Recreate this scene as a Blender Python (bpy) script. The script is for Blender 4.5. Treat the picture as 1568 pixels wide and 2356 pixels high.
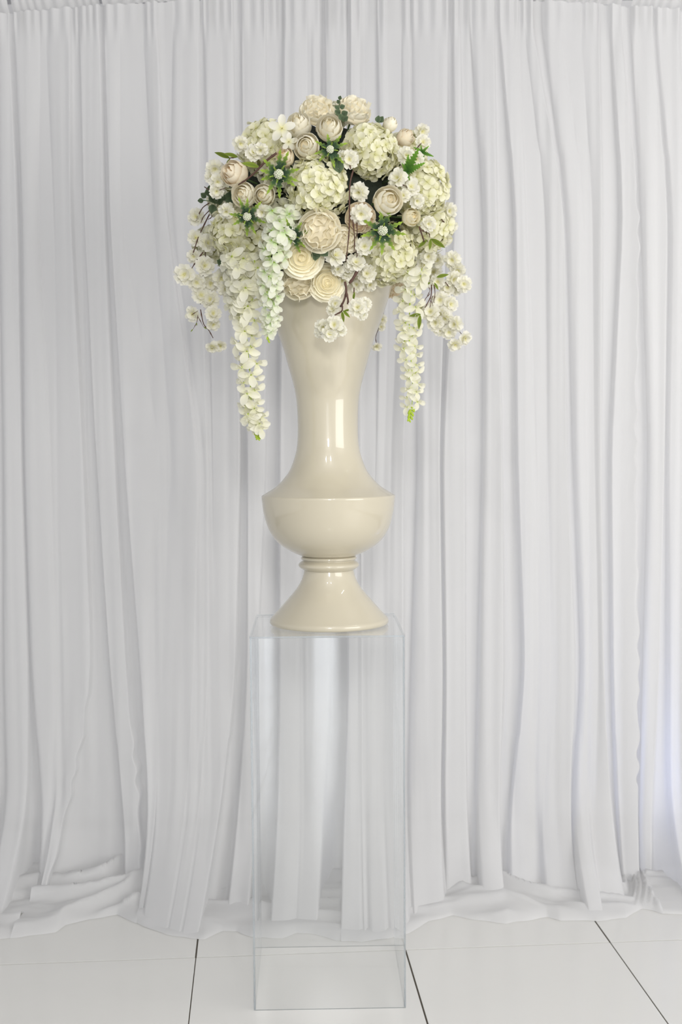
import bpy, bmesh, math, random
import numpy as np
from mathutils import Vector, Matrix, noise

for o in list(bpy.data.objects):
    bpy.data.objects.remove(o, do_unlink=True)
SC = bpy.context.scene
COL = SC.collection
rnd = random.Random(7)

# ------------------------------------------------------------------ camera
F = 2800.0                      # focal length in pixels of the 1568 x 2356 frame
CX, CY = 784.0, 1178.0
CAMH = 1.49
cam_d = bpy.data.cameras.new('camera')
cam = bpy.data.objects.new('camera', cam_d)
COL.objects.link(cam)
cam_d.sensor_fit = 'VERTICAL'
cam_d.sensor_height = 36.0
cam_d.sensor_width = 24.0
cam_d.lens = F / 2356.0 * 36.0
PITCH = math.atan((CY - 1013.0) / F)
CROT = Matrix.Rotation(math.radians(90) - PITCH, 3, 'X') @ Matrix.Rotation(math.radians(-0.38), 3, 'Z')
cam.matrix_world = Matrix.Translation((0, 0, CAMH)) @ CROT.to_4x4()
cam_d.clip_end = 60
cam_d.dof.use_dof = True
cam_d.dof.focus_distance = 3.12
cam_d.dof.aperture_fstop = 3.2
SC.camera = cam

# ------------------------------------------------------------------ light and exposure
world = bpy.data.worlds.new('hall_light')
SC.world = world
world.use_nodes = True
bg = world.node_tree.nodes['Background']
bg.inputs[0].default_value = (0.975, 0.982, 1.0, 1)
bg.inputs[1].default_value = 0.67


def area(name, loc, target, sx, sy, power, color):
    d = bpy.data.lights.new(name, 'AREA')
    d.shape = 'RECTANGLE'
    d.size, d.size_y = sx, sy
    d.energy = power
    d.color = color
    o = bpy.data.objects.new(name, d)
    COL.objects.link(o)
    o.location = loc
    o.rotation_euler = (Vector(target) - Vector(loc)).to_track_quat('-Z', 'Y').to_euler()
    return o


area('window_light', (-0.44, -7.0, 1.65), (-0.2, 3.3, 1.4), 0.26, 2.9, 10, (0.86, 0.92, 1.0))
area('window_light', (0.28, -7.0, 1.65), (0.2, 3.3, 1.4), 0.26, 2.9, 10, (0.86, 0.92, 1.0))
area('key_light', (3.8, -0.4, 1.8), (0.3, 3.7, 0.9), 3.0, 2.2, 112, (1.0, 0.975, 0.93))
area('fill_light', (0.10, -0.5, 2.25), (-0.02, 3.3, 1.75), 0.32, 0.5, 31, (1.0, 0.985, 0.96))
area('ceiling_lamp', (-0.30, 0.9, 3.12), (-0.2, 3.3, 1.2), 0.08, 0.25, 9, (1.0, 0.98, 0.94))
area('ceiling_lamp', (0.40, 0.9, 3.12), (0.2, 3.3, 1.2), 0.08, 0.25, 9, (1.0, 0.98, 0.94))
area('ceiling_lamp', (1.42, 2.75, 3.11), (1.30, 2.75, 0), 0.06, 0.55, 3.2, (1.0, 0.96, 0.88))
area('uplight', (1.42, 4.30, 0.28), (1.22, 3.95, 0.75), 0.14, 0.14, 1.6, (0.45, 0.55, 1.0))

SC.view_settings.view_transform = 'Standard'
SC.view_settings.look = 'None'
SC.view_settings.gamma = 1.0
SC.view_settings.use_curve_mapping = False
SC.view_settings.exposure = 0.12
SC.cycles.max_bounces = 14
SC.cycles.transparent_max_bounces = 24
SC.cycles.diffuse_bounces = 5


# ------------------------------------------------------------------ helpers
def ray(px, py):
    return CROT @ Vector(((px - CX) / F, (CY - py) / F, -1.0))


def at(px, py, Y):
    d = ray(px, py)
    return Vector((0, 0, CAMH)) + d * (Y / d.y)


def on_floor(px, py):
    d = ray(px, py)
    return Vector((0, 0, CAMH)) + d * (CAMH / -d.z)


def link(name, data, parent=None, basis=None):
    o = bpy.data.objects.new(name, data)
    COL.objects.link(o)
    if parent is not None:
        o.parent = parent
    if basis is not None:
        o.matrix_basis = basis
    return o


def mesh(name, verts, faces, mats, smooth=True, tone=None, mat_idx=None):
    me = bpy.data.meshes.new(name)
    me.from_pydata([tuple(v) for v in verts], [], [tuple(f) for f in faces])
    for m in (mats if isinstance(mats, (list, tuple)) else [mats]):
        me.materials.append(m)
    if smooth:
        me.polygons.foreach_set('use_smooth', [True] * len(me.polygons))
    if mat_idx is not None:
        me.polygons.foreach_set('material_index', mat_idx)
    if tone is not None:
        a = me.attributes.new('tone', 'FLOAT', 'POINT')
        a.data.foreach_set('value', list(tone))
    me.update()
    return me


def thing(name, label, cat, loc, group=None, basis=None):
    o = bpy.data.objects.new(name, None)
    COL.objects.link(o)
    o.empty_display_size = 0.05
    if basis is not None:
        o.matrix_basis = basis
    else:
        o.location = loc
    o['label'] = label
    o['category'] = cat
    if group:
        o['group'] = group
    return o


def frame(pos, axis, spin=0.0, scale=1.0):
    z = Vector(axis).normalized()
    ref = Vector((0, 0, 1)) if abs(z.z) < 0.95 else Vector((0, 1, 0))
    x = ref.cross(z).normalized()
    y = z.cross(x)
    m = Matrix((x, y, z)).transposed().to_4x4()
    return Matrix.Translation(pos) @ m @ Matrix.Rotation(spin, 4, 'Z') @ Matrix.Scale(scale, 4)


class Geo:
    """collects vertices, faces and a 0-1 tone per vertex"""

    def __init__(self):
        self.v, self.f, self.t, self.mi = [], [], [], []

    def grid(self, nu, nv, fn, tone=None, mi=0):
        b = len(self.v)
        for j in range(nv):
            for i in range(nu):
                u, v = i / (nu - 1) * 2 - 1, j / (nv - 1)
                self.v.append(tuple(fn(u, v)))
                self.t.append(tone(u, v) if tone else v)
        for j in range(nv - 1):
            for i in range(nu - 1):
                a = b + j * nu + i
                self.f.append((a, a + 1, a + nu + 1, a + nu))
                self.mi.append(mi)

    def tube(self, pts, radii, n=6, tone=0.5, mi=0):
        pts = [Vector(p) for p in pts]
        b = len(self.v)
        N = len(pts)
        for k, p in enumerate(pts):
            t = (pts[min(k + 1, N - 1)] - pts[max(k - 1, 0)]).normalized()
            ref = Vector((0, 1, 0)) if abs(t.y) < 0.9 else Vector((1, 0, 0))
            x = t.cross(ref).normalized()
            y = t.cross(x)
            r = radii[k] if isinstance(radii, (list, tuple)) else radii
            for i in range(n):
                a = 2 * math.pi * i / n
                self.v.append(tuple(p + (x * math.cos(a) + y * math.sin(a)) * r))
                self.t.append(k / max(1, N - 1) if tone is None else tone)
        for k in range(N - 1):
            for i in range(n):
                a, c = b + k * n + i, b + k * n + (i + 1) % n
                self.f.append((a, c, c + n, a + n))
                self.mi.append(mi)
        self.f.append(tuple(b + i for i in range(n))[::-1])
        self.f.append(tuple(b + (N - 1) * n + i for i in range(n)))
        self.mi += [mi, mi]

    def ball(self, c, rx, ry, rz, nu=8, nv=6, tone=0.5, mi=0, bump=0.0, seed=0):
        b = len(self.v)
        rr = random.Random(seed)
        for j in range(nv + 1):
            th = math.pi * j / nv
            for i in range(nu):
                ph = 2 * math.pi * i / nu
                k = 1 + (rr.uniform(-bump, bump) if 0 < j < nv else 0)
                self.v.append((c[0] + rx * k * math.sin(th) * math.cos(ph), c[1] + ry * k * math.sin(th) * math.sin(ph), c[2] + rz * k * math.cos(th)))
                self.t.append(tone if tone is not None else 1 - j / nv)
        for j in range(nv):
            for i in range(nu):
                a, c2 = b + j * nu + i, b + j * nu + (i + 1) % nu
                self.f.append((a, a + nu, c2 + nu, c2))
                self.mi.append(mi)

    def move(self, m, start=0):
        for k in range(start, len(self.v)):
            self.v[k] = tuple(m @ Vector(self.v[k]))

    def build(self, name, mats, smooth=True):
        return mesh(name, self.v, self.f, mats, smooth, self.t, self.mi)


def smooth01(x):
    x = min(1.0, max(0.0, x))
    return x * x * (3 - 2 * x)


def resample(pts, n):
    """Catmull-Rom through the points"""
    P = [Vector(p) for p in pts]
    if len(P) == 2:
        return [P[0].lerp(P[1], i / (n - 1)) for i in range(n)]
    out = []
    for i in range(n):
        s = i / (n - 1) * (len(P) - 1)
        k = min(int(s), len(P) - 2)
        t = s - k
        p0, p1, p2, p3 = P[max(k - 1, 0)], P[k], P[k + 1], P[min(k + 2, len(P) - 1)]
        out.append(0.5 * ((2 * p1) + (p2 - p0) * t + (2 * p0 - 5 * p1 + 4 * p2 - p3) * t * t + (3 * p1 - p0 - 3 * p2 + p3) * t ** 3))
    return out


# ------------------------------------------------------------------ materials
def nodes_of(name):
    m = bpy.data.materials.new(name)
    m.use_nodes = True
    nt = m.node_tree
    for n in list(nt.nodes):
        nt.nodes.remove(n)
    out = nt.nodes.new('ShaderNodeOutputMaterial')
    return m, nt, out


def principled(name, col, rough=0.5, coat=0.0, bump=0.0, bscale=80.0, spec=0.5, var=0.0):
    m, nt, out = nodes_of(name)
    p = nt.nodes.new('ShaderNodeBsdfPrincipled')
    p.inputs['Base Color'].default_value = (*col, 1)
    p.inputs['Roughness'].default_value = rough
    p.inputs['Coat Weight'].default_value = coat
    p.inputs['Coat Roughness'].default_value = 0.03
    p.inputs['Specular IOR Level'].default_value = spec
    if bump or var:
        n = nt.nodes.new('ShaderNodeTexNoise')
        n.inputs['Scale'].default_value = bscale
        n.inputs['Detail'].default_value = 4
        tc = nt.nodes.new('ShaderNodeTexCoord')
        nt.links.new(tc.outputs['Object'], n.inputs['Vector'])
        if bump:
            b = nt.nodes.new('ShaderNodeBump')
            b.inputs['Strength'].default_value = bump
            b.inputs['Distance'].default_value = 0.01
            nt.links.new(n.outputs['Fac'], b.inputs['Height'])
            nt.links.new(b.outputs['Normal'], p.inputs['Normal'])
        if var:
            mx = nt.nodes.new('ShaderNodeMix')
            mx.data_type = 'RGBA'
            mx.inputs[6].default_value = (*[c * (1 - var) for c in col], 1)
            mx.inputs[7].default_value = (*[min(1, c * (1 + var)) for c in col], 1)
            nt.links.new(n.outputs['Fac'], mx.inputs[0])
            nt.links.new(mx.outputs[2], p.inputs['Base Color'])
    nt.links.new(p.outputs[0], out.inputs[0])
    return m


def petal_mat(name, base, tip, trans=0.35, var=0.10, mid=None, at_mid=0.45, at_tip=1.0):
    """leaf or petal: its own colour runs from base to tip along the stored tone; thin, so some light passes through"""
    m, nt, out = nodes_of(name)
    at_ = nt.nodes.new('ShaderNodeAttribute')
    at_.attribute_name = 'tone'
    rp = nt.nodes.new('ShaderNodeValToRGB')
    rp.color_ramp.elements[0].color = (*base, 1)
    rp.color_ramp.elements[1].color = (*tip, 1)
    if mid:
        rp.color_ramp.elements[1].position = at_tip
        e = rp.color_ramp.elements.new(at_mid)
        e.color = (*mid, 1)
    nt.links.new(at_.outputs['Fac'], rp.inputs[0])
    oi = nt.nodes.new('ShaderNodeObjectInfo')
    hs = nt.nodes.new('ShaderNodeHueSaturation')
    mr = nt.nodes.new('ShaderNodeMapRange')
    mr.inputs['To Min'].default_value = 1 - var
    mr.inputs['To Max'].default_value = 1 + var * 0.5
    nt.links.new(oi.outputs['Random'], mr.inputs['Value'])
    nt.links.new(mr.outputs[0], hs.inputs['Value'])
    nt.links.new(rp.outputs[0], hs.inputs['Color'])
    d = nt.nodes.new('ShaderNodeBsdfDiffuse')
    t = nt.nodes.new('ShaderNodeBsdfTranslucent')
    mx = nt.nodes.new('ShaderNodeMixShader')
    mx.inputs[0].default_value = trans
    nt.links.new(hs.outputs[0], d.inputs[0])
    nt.links.new(hs.outputs[0], t.inputs[0])
    nt.links.new(d.outputs[0], mx.inputs[1])
    nt.links.new(t.outputs[0], mx.inputs[2])
    nt.links.new(mx.outputs[0], out.inputs[0])
    return m


def sheer_mat(name, col, clear=0.06, trans=0.40):
    m, nt, out = nodes_of(name)
    d = nt.nodes.new('ShaderNodeBsdfDiffuse')
    t = nt.nodes.new('ShaderNodeBsdfTranslucent')
    c = nt.nodes.new('ShaderNodeBsdfTransparent')
    d.inputs[0].default_value = (*col, 1)
    t.inputs[0].default_value = (*col, 1)
    mx = nt.nodes.new('ShaderNodeMixShader')
    mx.inputs[0].default_value = trans
    m2 = nt.nodes.new('ShaderNodeMixShader')
    m2.inputs[0].default_value = clear
    n = nt.nodes.new('ShaderNodeTexNoise')
    n.inputs['Scale'].default_value = 900
    tc = nt.nodes.new('ShaderNodeTexCoord')
    nt.links.new(tc.outputs['Object'], n.inputs['Vector'])
    b = nt.nodes.new('ShaderNodeBump')
    b.inputs['Strength'].default_value = 0.05
    b.inputs['Distance'].default_value = 0.001
    nt.links.new(n.outputs['Fac'], b.inputs['Height'])
    nt.links.new(b.outputs['Normal'], d.inputs['Normal'])
    nt.links.new(d.outputs[0], mx.inputs[1])
    nt.links.new(t.outputs[0], mx.inputs[2])
    nt.links.new(mx.outputs[0], m2.inputs[1])
    nt.links.new(c.outputs[0], m2.inputs[2])
    nt.links.new(m2.outputs[0], out.inputs[0])
    return m


def acrylic_mat(name, tint, ior=1.49, boost=1.0, rough=0.0):
    m, nt, out = nodes_of(name)
    c = nt.nodes.new('ShaderNodeBsdfTransparent')
    c.inputs[0].default_value = (*tint, 1)
    g = nt.nodes.new('ShaderNodeBsdfGlossy')
    g.inputs['Roughness'].default_value = rough
    g.inputs[0].default_value = (boost, boost, boost, 1)
    fr = nt.nodes.new('ShaderNodeFresnel')
    # one plain sheet face: the same reflectance from both sides
    ge_ = nt.nodes.new('ShaderNodeNewGeometry')
    mp = nt.nodes.new('ShaderNodeMapRange')
    mp.inputs['To Min'].default_value = ior
    mp.inputs['To Max'].default_value = 1 / ior
    nt.links.new(ge_.outputs['Backfacing'], mp.inputs['Value'])
    nt.links.new(mp.outputs[0], fr.inputs[0])
    mx = nt.nodes.new('ShaderNodeMixShader')
    nt.links.new(fr.outputs[0], mx.inputs[0])
    nt.links.new(c.outputs[0], mx.inputs[1])
    nt.links.new(g.outputs[0], mx.inputs[2])
    nt.links.new(mx.outputs[0], out.inputs[0])
    return m


def edge_mat(name, col):
    m, nt, out = nodes_of(name)
    c = nt.nodes.new('ShaderNodeBsdfTransparent')
    c.inputs[0].default_value = (*col, 1)
    d = nt.nodes.new('ShaderNodeBsdfPrincipled')
    d.inputs['Base Color'].default_value = (*col, 1)
    d.inputs['Roughness'].default_value = 0.25
    mx = nt.nodes.new('ShaderNodeMixShader')
    mx.inputs[0].default_value = 0.28
    nt.links.new(c.outputs[0], mx.inputs[1])
    nt.links.new(d.outputs[0], mx.inputs[2])
    nt.links.new(mx.outputs[0], out.inputs[0])
    return m


M_SHEER = sheer_mat('sheer_white_voile', (0.868, 0.868, 0.872))
M_WALL = principled('white_wall', (0.72, 0.72, 0.73), 0.8)
M_CEIL = principled('grey_white_ceiling', (0.50, 0.50, 0.52), 0.85)
M_TILE = principled('gloss_white_tile', (0.745, 0.74, 0.715), 0.14, spec=0.5, bscale=3.0, var=0.012)
M_SUB = principled('tile_joint', (0.10, 0.085, 0.065), 0.9)
M_VASE = principled('pearl_ivory_lacquer', (0.57, 0.522, 0.405), 0.34, coat=0.8, spec=0.5)
M_ACR = acrylic_mat('clear_acrylic', (0.992, 0.994, 0.994))
M_ACE = edge_mat('acrylic_edge', (0.74, 0.78, 0.81))
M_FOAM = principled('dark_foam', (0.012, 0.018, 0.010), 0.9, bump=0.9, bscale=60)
M_HYD = petal_mat('hydrangea_petal', (0.72, 0.71, 0.38), (0.855, 0.835, 0.68), 0.30, 0.05, mid=(0.825, 0.81, 0.59))
M_HYD2 = petal_mat('hydrangea_petal_white', (0.74, 0.74, 0.48), (0.86, 0.85, 0.74), 0.30, 0.05, mid=(0.84, 0.83, 0.66))
M_ROSE = petal_mat('cream_rose_petal', (0.95, 0.83, 0.57), (0.955, 0.925, 0.80), 0.25, 0.02, mid=(0.95, 0.895, 0.735))
M_PEACH = petal_mat('peach_rose_petal', (0.93, 0.68, 0.42), (0.955, 0.895, 0.745), 0.25, 0.02, mid=(0.95, 0.83, 0.65))
M_YROSE = petal_mat('yellow_cream_rose_petal', (0.95, 0.79, 0.44), (0.955, 0.92, 0.765), 0.25, 0.02, mid=(0.95, 0.885, 0.65))
M_BLO = petal_mat('white_blossom_petal', (0.84, 0.82, 0.50), (0.86, 0.845, 0.775), 0.35, 0.03, mid=(0.85, 0.835, 0.72))
M_WIS = petal_mat('wisteria_petal', (0.82, 0.82, 0.55), (0.845, 0.835, 0.735), 0.35, 0.04, mid=(0.835, 0.82, 0.68))
M_WIG = petal_mat('green_white_petal', (0.56, 0.74, 0.34), (0.845, 0.85, 0.77), 0.35, 0.04, mid=(0.82, 0.835, 0.68))
M_STAM = petal_mat('yellow_stamen', (0.84, 0.78, 0.32), (0.92, 0.88, 0.45), 0.1, 0.15)
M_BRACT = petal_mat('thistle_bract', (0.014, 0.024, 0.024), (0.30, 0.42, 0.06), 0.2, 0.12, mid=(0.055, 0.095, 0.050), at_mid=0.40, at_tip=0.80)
M_CONE = petal_mat('thistle_cone', (0.30, 0.36, 0.25), (0.78, 0.78, 0.62), 0.0, 0.05)
M_EUC = petal_mat('eucalyptus_leaf', (0.040, 0.062, 0.040), (0.13, 0.175, 0.10), 0.2, 0.2)
M_LEAF = petal_mat('green_leaf', (0.10, 0.16, 0.03), (0.24, 0.30, 0.05), 0.25, 0.2)
M_TWIG = principled('brown_twig', (0.085, 0.040, 0.028), 0.7)
M_LIME = petal_mat('lime_stem', (0.50, 0.62, 0.10), (0.48, 0.66, 0.06), 0.2, 0.1)

# ------------------------------------------------------------------ the setting: floor, tiles, wall
wall = mesh('wall_back', [(-4, 4.75, 0), (4, 4.75, 0), (4, 4.87, 0), (-4, 4.87, 0), (-4, 4.75, 3.159), (4, 4.75, 3.159), (4, 4.87, 3.159), (-4, 4.87, 3.159)],
            [(0, 1, 5, 4), (1, 2, 6, 5), (2, 3, 7, 6), (3, 0, 4, 7), (4, 5, 6, 7), (3, 2, 1, 0)], M_WALL, False)
w = link('wall_back', wall)
w['kind'] = 'structure'
w['label'] = 'plain white wall behind the sheer drapes'

ceil = mesh('ceiling', [(-4, -4.4, 3.16), (4, -4.4, 3.16), (4, 4.87, 3.16), (-4, 4.87, 3.16), (-4, -4.4, 3.3), (4, -4.4, 3.3), (4, 4.87, 3.3), (-4, 4.87, 3.3)],
            [(0, 1, 5, 4), (1, 2, 6, 5), (2, 3, 7, 6), (3, 0, 4, 7), (4, 5, 6, 7), (3, 2, 1, 0)], M_CEIL, False)
ce = link('ceiling', ceil)  # out of view; added low and grey to darken the top of the drapes
ce['kind'] = 'structure'
ce['label'] = 'plain grey-white ceiling of the hall, unseen, added to shade the drape tops'

bm = bmesh.new()
bmesh.ops.create_cube(bm, size=1)
fl = bpy.data.meshes.new('floor')
bm.to_mesh(fl)
bm.free()
fl.materials.append(M_SUB)
floor = link('floor', fl, None, Matrix.Translation((0, 0.2, -0.045)) @ Matrix.Diagonal((8.0, 9.3, 0.06, 1)))
floor.matrix_basis = Matrix.Identity(4)
for v in fl.vertices:
    v.co = (v.co.x * 8.0, v.co.y * 9.3 + 0.2, v.co.z * 0.06 - 0.0329)
floor['kind'] = 'structure'
floor['label'] = 'gloss white square tile floor with dark joints'

TS = 0.61
ANG = math.radians(4.1)


def tile_mesh(w_, h_):
    bm = bmesh.new()
    bmesh.ops.create_cube(bm, size=1)
    for v in bm.verts:
        v.co = (v.co.x * w_, v.co.y * h_, v.co.z * 0.003 - 0.0015)
    top = [e for e in bm.edges if all(v.co.z > -0.001 for v in e.verts)]
    bmesh.ops.bevel(bm, geom=top, offset=0.0005, segments=1, affect='EDGES')
    me = bpy.data.meshes.new('tile')
    bm.to_mesh(me)
    bm.free()
    me.materials.append(M_TILE)
    return me


tile_wide, tile_tight = tile_mesh(TS - 0.0042, TS - 0.0056), tile_mesh(TS - 0.0030, TS - 0.0056)
corner = on_floor(450, 2203)          # where four tiles meet, left of the plinth
ax = Vector((math.cos(ANG), math.sin(ANG), 0))
ay = Vector((-math.sin(ANG), math.cos(ANG), 0))
for i in range(-5, 6):
    for j in range(-11, 3):
        c = corner + ax * (TS * (i + 0.5)) + ay * (TS * (j + 0.5))
        if abs(c.x) > 3.2 or c.y > 4.45 or c.y < -4.3:
            continue
        r2 = random.Random(i * 97 + j * 13)
        c += Vector((r2.uniform(-0.0006, 0.0006), 0, 0))
        link('tile', tile_wide if (j >= 0 or i in (0, 1)) else tile_tight, floor,
             Matrix.Translation((c.x, c.y, 0)) @ Matrix.Rotation(ANG, 4, 'Z'))

# ------------------------------------------------------------------ sheer drapes
AMP = 0.70                            # depth of the folds
YC = 4.06                             # depth of the cloth between the folds
LEV = [90, 500, 1050, 1550, 1900]     # photograph rows at which the fold edges were measured
# (left edge at the five rows, right edge at the five rows, forward bulge, softness left, softness right, reach of the foot)
FOLDS = [
    [([-330] * 5, [-262, -258, -255, -250, -245], .05, .02, .008, .4),
     ([-250, -246, -240, -236, -230], [-170, -165, -160, -150, -150], .055, .03, .008, .6),
     ([-150, -146, -140, -136, -130], [-84, -82, -80, -70, -60], .045, .02, .01, .4),
     ([-62, -56, -50, -44, -34], [-30, -16, -8, -6, 0], .03, .02, .012, .3),
     ([-20, -8, 2, 4, 13], [15, 42, 49, 65, 65], .045, .02, .005, .75)],
    [([24, 47, 52, 68, 97], [86, 88, 120, 140, 122], .045, .015, .03, .35, (.3, .8)),
     ([96, 118, 124, 142, 124], [158, 165, 193, 213, 150], .050, .05, .005, .55),
     ([175, 190, 217, 250, 285], [226, 242, 265, 292, 327], .052, .006, .005, .4)],
    [([232, 249, 281, 320, 343], [274, 278, 383, 357, 360], .035, .006, .05, .95, (.4, .95)),
     ([322, 348, 385, 359, 362], [360, 385, 460, 450, 430], .050, .04, .008, 1, (.3, .95)),
     ([393, 388, 463, 453, 432], [457, 461, 480, 482, 460], .047, .02, .006, 1, (.1, .92)),
     ([464, 476, 484, 486, 463], [535, 545, 553, 543, 505], .050, .01, .006, 1),
     ([552, 557, 567, 566, 543], [611, 613, 613, 592, 590], .050, .006, .006, .8),
     ([650, 648, 640, 640, 635], [709, 712, 700, 697, 690], .050, .008, .02, .9, (.6, .9)),
     ([711, 714, 702, 699, 692], [736, 740, 752, 765, 745], .050, .03, .03, .9)],
    [([746, 750, 792, 800, 788], [799, 796, 818, 826, 826], .055, .005, .006, 1, (.0, .95)),
     ([805, 803, 822, 830, 830], [832, 829, 836, 836, 836], .048, .005, .006, 1, (.0, .9)),
     ([868, 875, 863, 842, 842], [892, 900, 892, 880, 880], .035, .006, .03, 1, (.4, .95)),
     ([924, 921, 894, 884, 884], [946, 945, 930, 930, 930], .050, .03, .006, 1),
     ([950, 949, 962, 945, 937], [1034, 1029, 1012, 1020, 1014], .046, .03, .006, .9),
     ([1043, 1044, 1016, 1024, 1019], [1062, 1068, 1072, 1072, 1076], .050, .006, .006, .6),
     ([1083, 1114, 1111, 1100, 1092], [1142, 1144, 1157, 1160, 1147], .055, .02, .006, .75),
     ([1150, 1184, 1187, 1205, 1168], [1200, 1214, 1238, 1246, 1235], .045, .006, .02, .45, (.5, .85)),
     ([1207, 1254, 1255, 1262, 1240], [1231, 1300, 1304, 1325, 1309], .055, .02, .006, .6),
     ([1252, 1306, 1320, 1340, 1312], [1300, 1350, 1350, 1368, 1350], .040, .02, .03, 1, (.6, .9)),
     ([1338, 1360, 1364, 1374, 1354], [1385, 1387, 1384, 1390, 1408], .055, .03, .006, .7),
     ([1410, 1430, 1403, 1408, 1421], [1434, 1470, 1463, 1470, 1466], .055, .006, .004, .2)],
    [([1458, 1478, 1494, 1480, 1472], [1510, 1538, 1530, 1518, 1500], .045, .02, .006, .15),
     ([1515, 1545, 1536, 1537, 1538], [1570, 1590, 1585, 1580, 1585], .05, .01, .006, .8),
     ([1590, 1600, 1600, 1604, 1610], [1660] * 5, .05, .02, .006, .6),
     ([1676] * 5, [1752] * 5, .05, .02, .006, .6),
     ([1768] * 5, [1850] * 5, .05, .02, .006, .5)],
]
# front edge of the cloth lying on the floor, read along the photograph
FOOT = [(-340, 2150), (-200, 2150), (-60, 2165), (0, 2162), (60, 2155), (130, 2146), (150, 2130), (210, 2116), (270, 2106), (330, 2132), (380, 2152), (430, 2160), (470, 2163),
        (510, 2145), (545, 2143), (577, 2158), (650, 2160), (680, 2148), (720, 2150), (770, 2166), (830, 2168), (900, 2160), (940, 2148), (985, 2122),
        (1040, 2108), (1100, 2118), (1165, 2127), (1220, 2118), (1260, 2112), (1290, 2120), (1370, 2120), (1440, 2114), (1458, 2100), (1475, 2092),
        (1500, 2096), (1525, 2104), (1568, 2106), (1660, 2110), (1850, 2110)]
FOOTX = [on_floor(a, b).x for a, b in FOOT]
FOOTY = [on_floor(a, b).y for a, b in FOOT]


def foot_y(x):
    return float(np.interp(x, FOOTX, FOOTY))


Z_LEV = [at(784, y, YC).z for y in LEV]
ZTOP = at(784, 28, YC).z


def head_z(x):
    return ZTOP + 0.052 * (1 - (x / 1.13) ** 2) if abs(x) < 1.13 else ZTOP


def edge_x(xs, z):
    wx = [at(px, py, YC - 0.03).x for px, py in zip(xs, LEV)]
    zs, ws = Z_LEV[::-1], wx[::-1]
    # straight beyond the measured rows, a little flare at the foot
    if z > zs[-1]:
        return ws[-1]
    if z < zs[0]:
        s = (ws[0] - ws[1]) / (zs[0] - zs[1])
        return ws[0] + s * (z - zs[0]) * 0.9
    return float(np.interp(z, zs, ws))


def smooth_edge(xs, zlist):
    e = np.array([edge_x(xs, z) for z in zlist])
    k = e.copy()
    for _ in range(6):
        k[1:-1] = 0.25 * k[:-2] + 0.5 * k[1:-1] + 0.25 * k[2:]
    return k


ROWS = list(np.linspace(0, 0.5, 46)) + list(np.linspace(0.5, 2.4, 40))[1:] + list(np.linspace(2.4, 1.0, 0)) 
ROWN = [1.0 * r for r in np.linspace(0, 1, 34)][1:]


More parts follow.
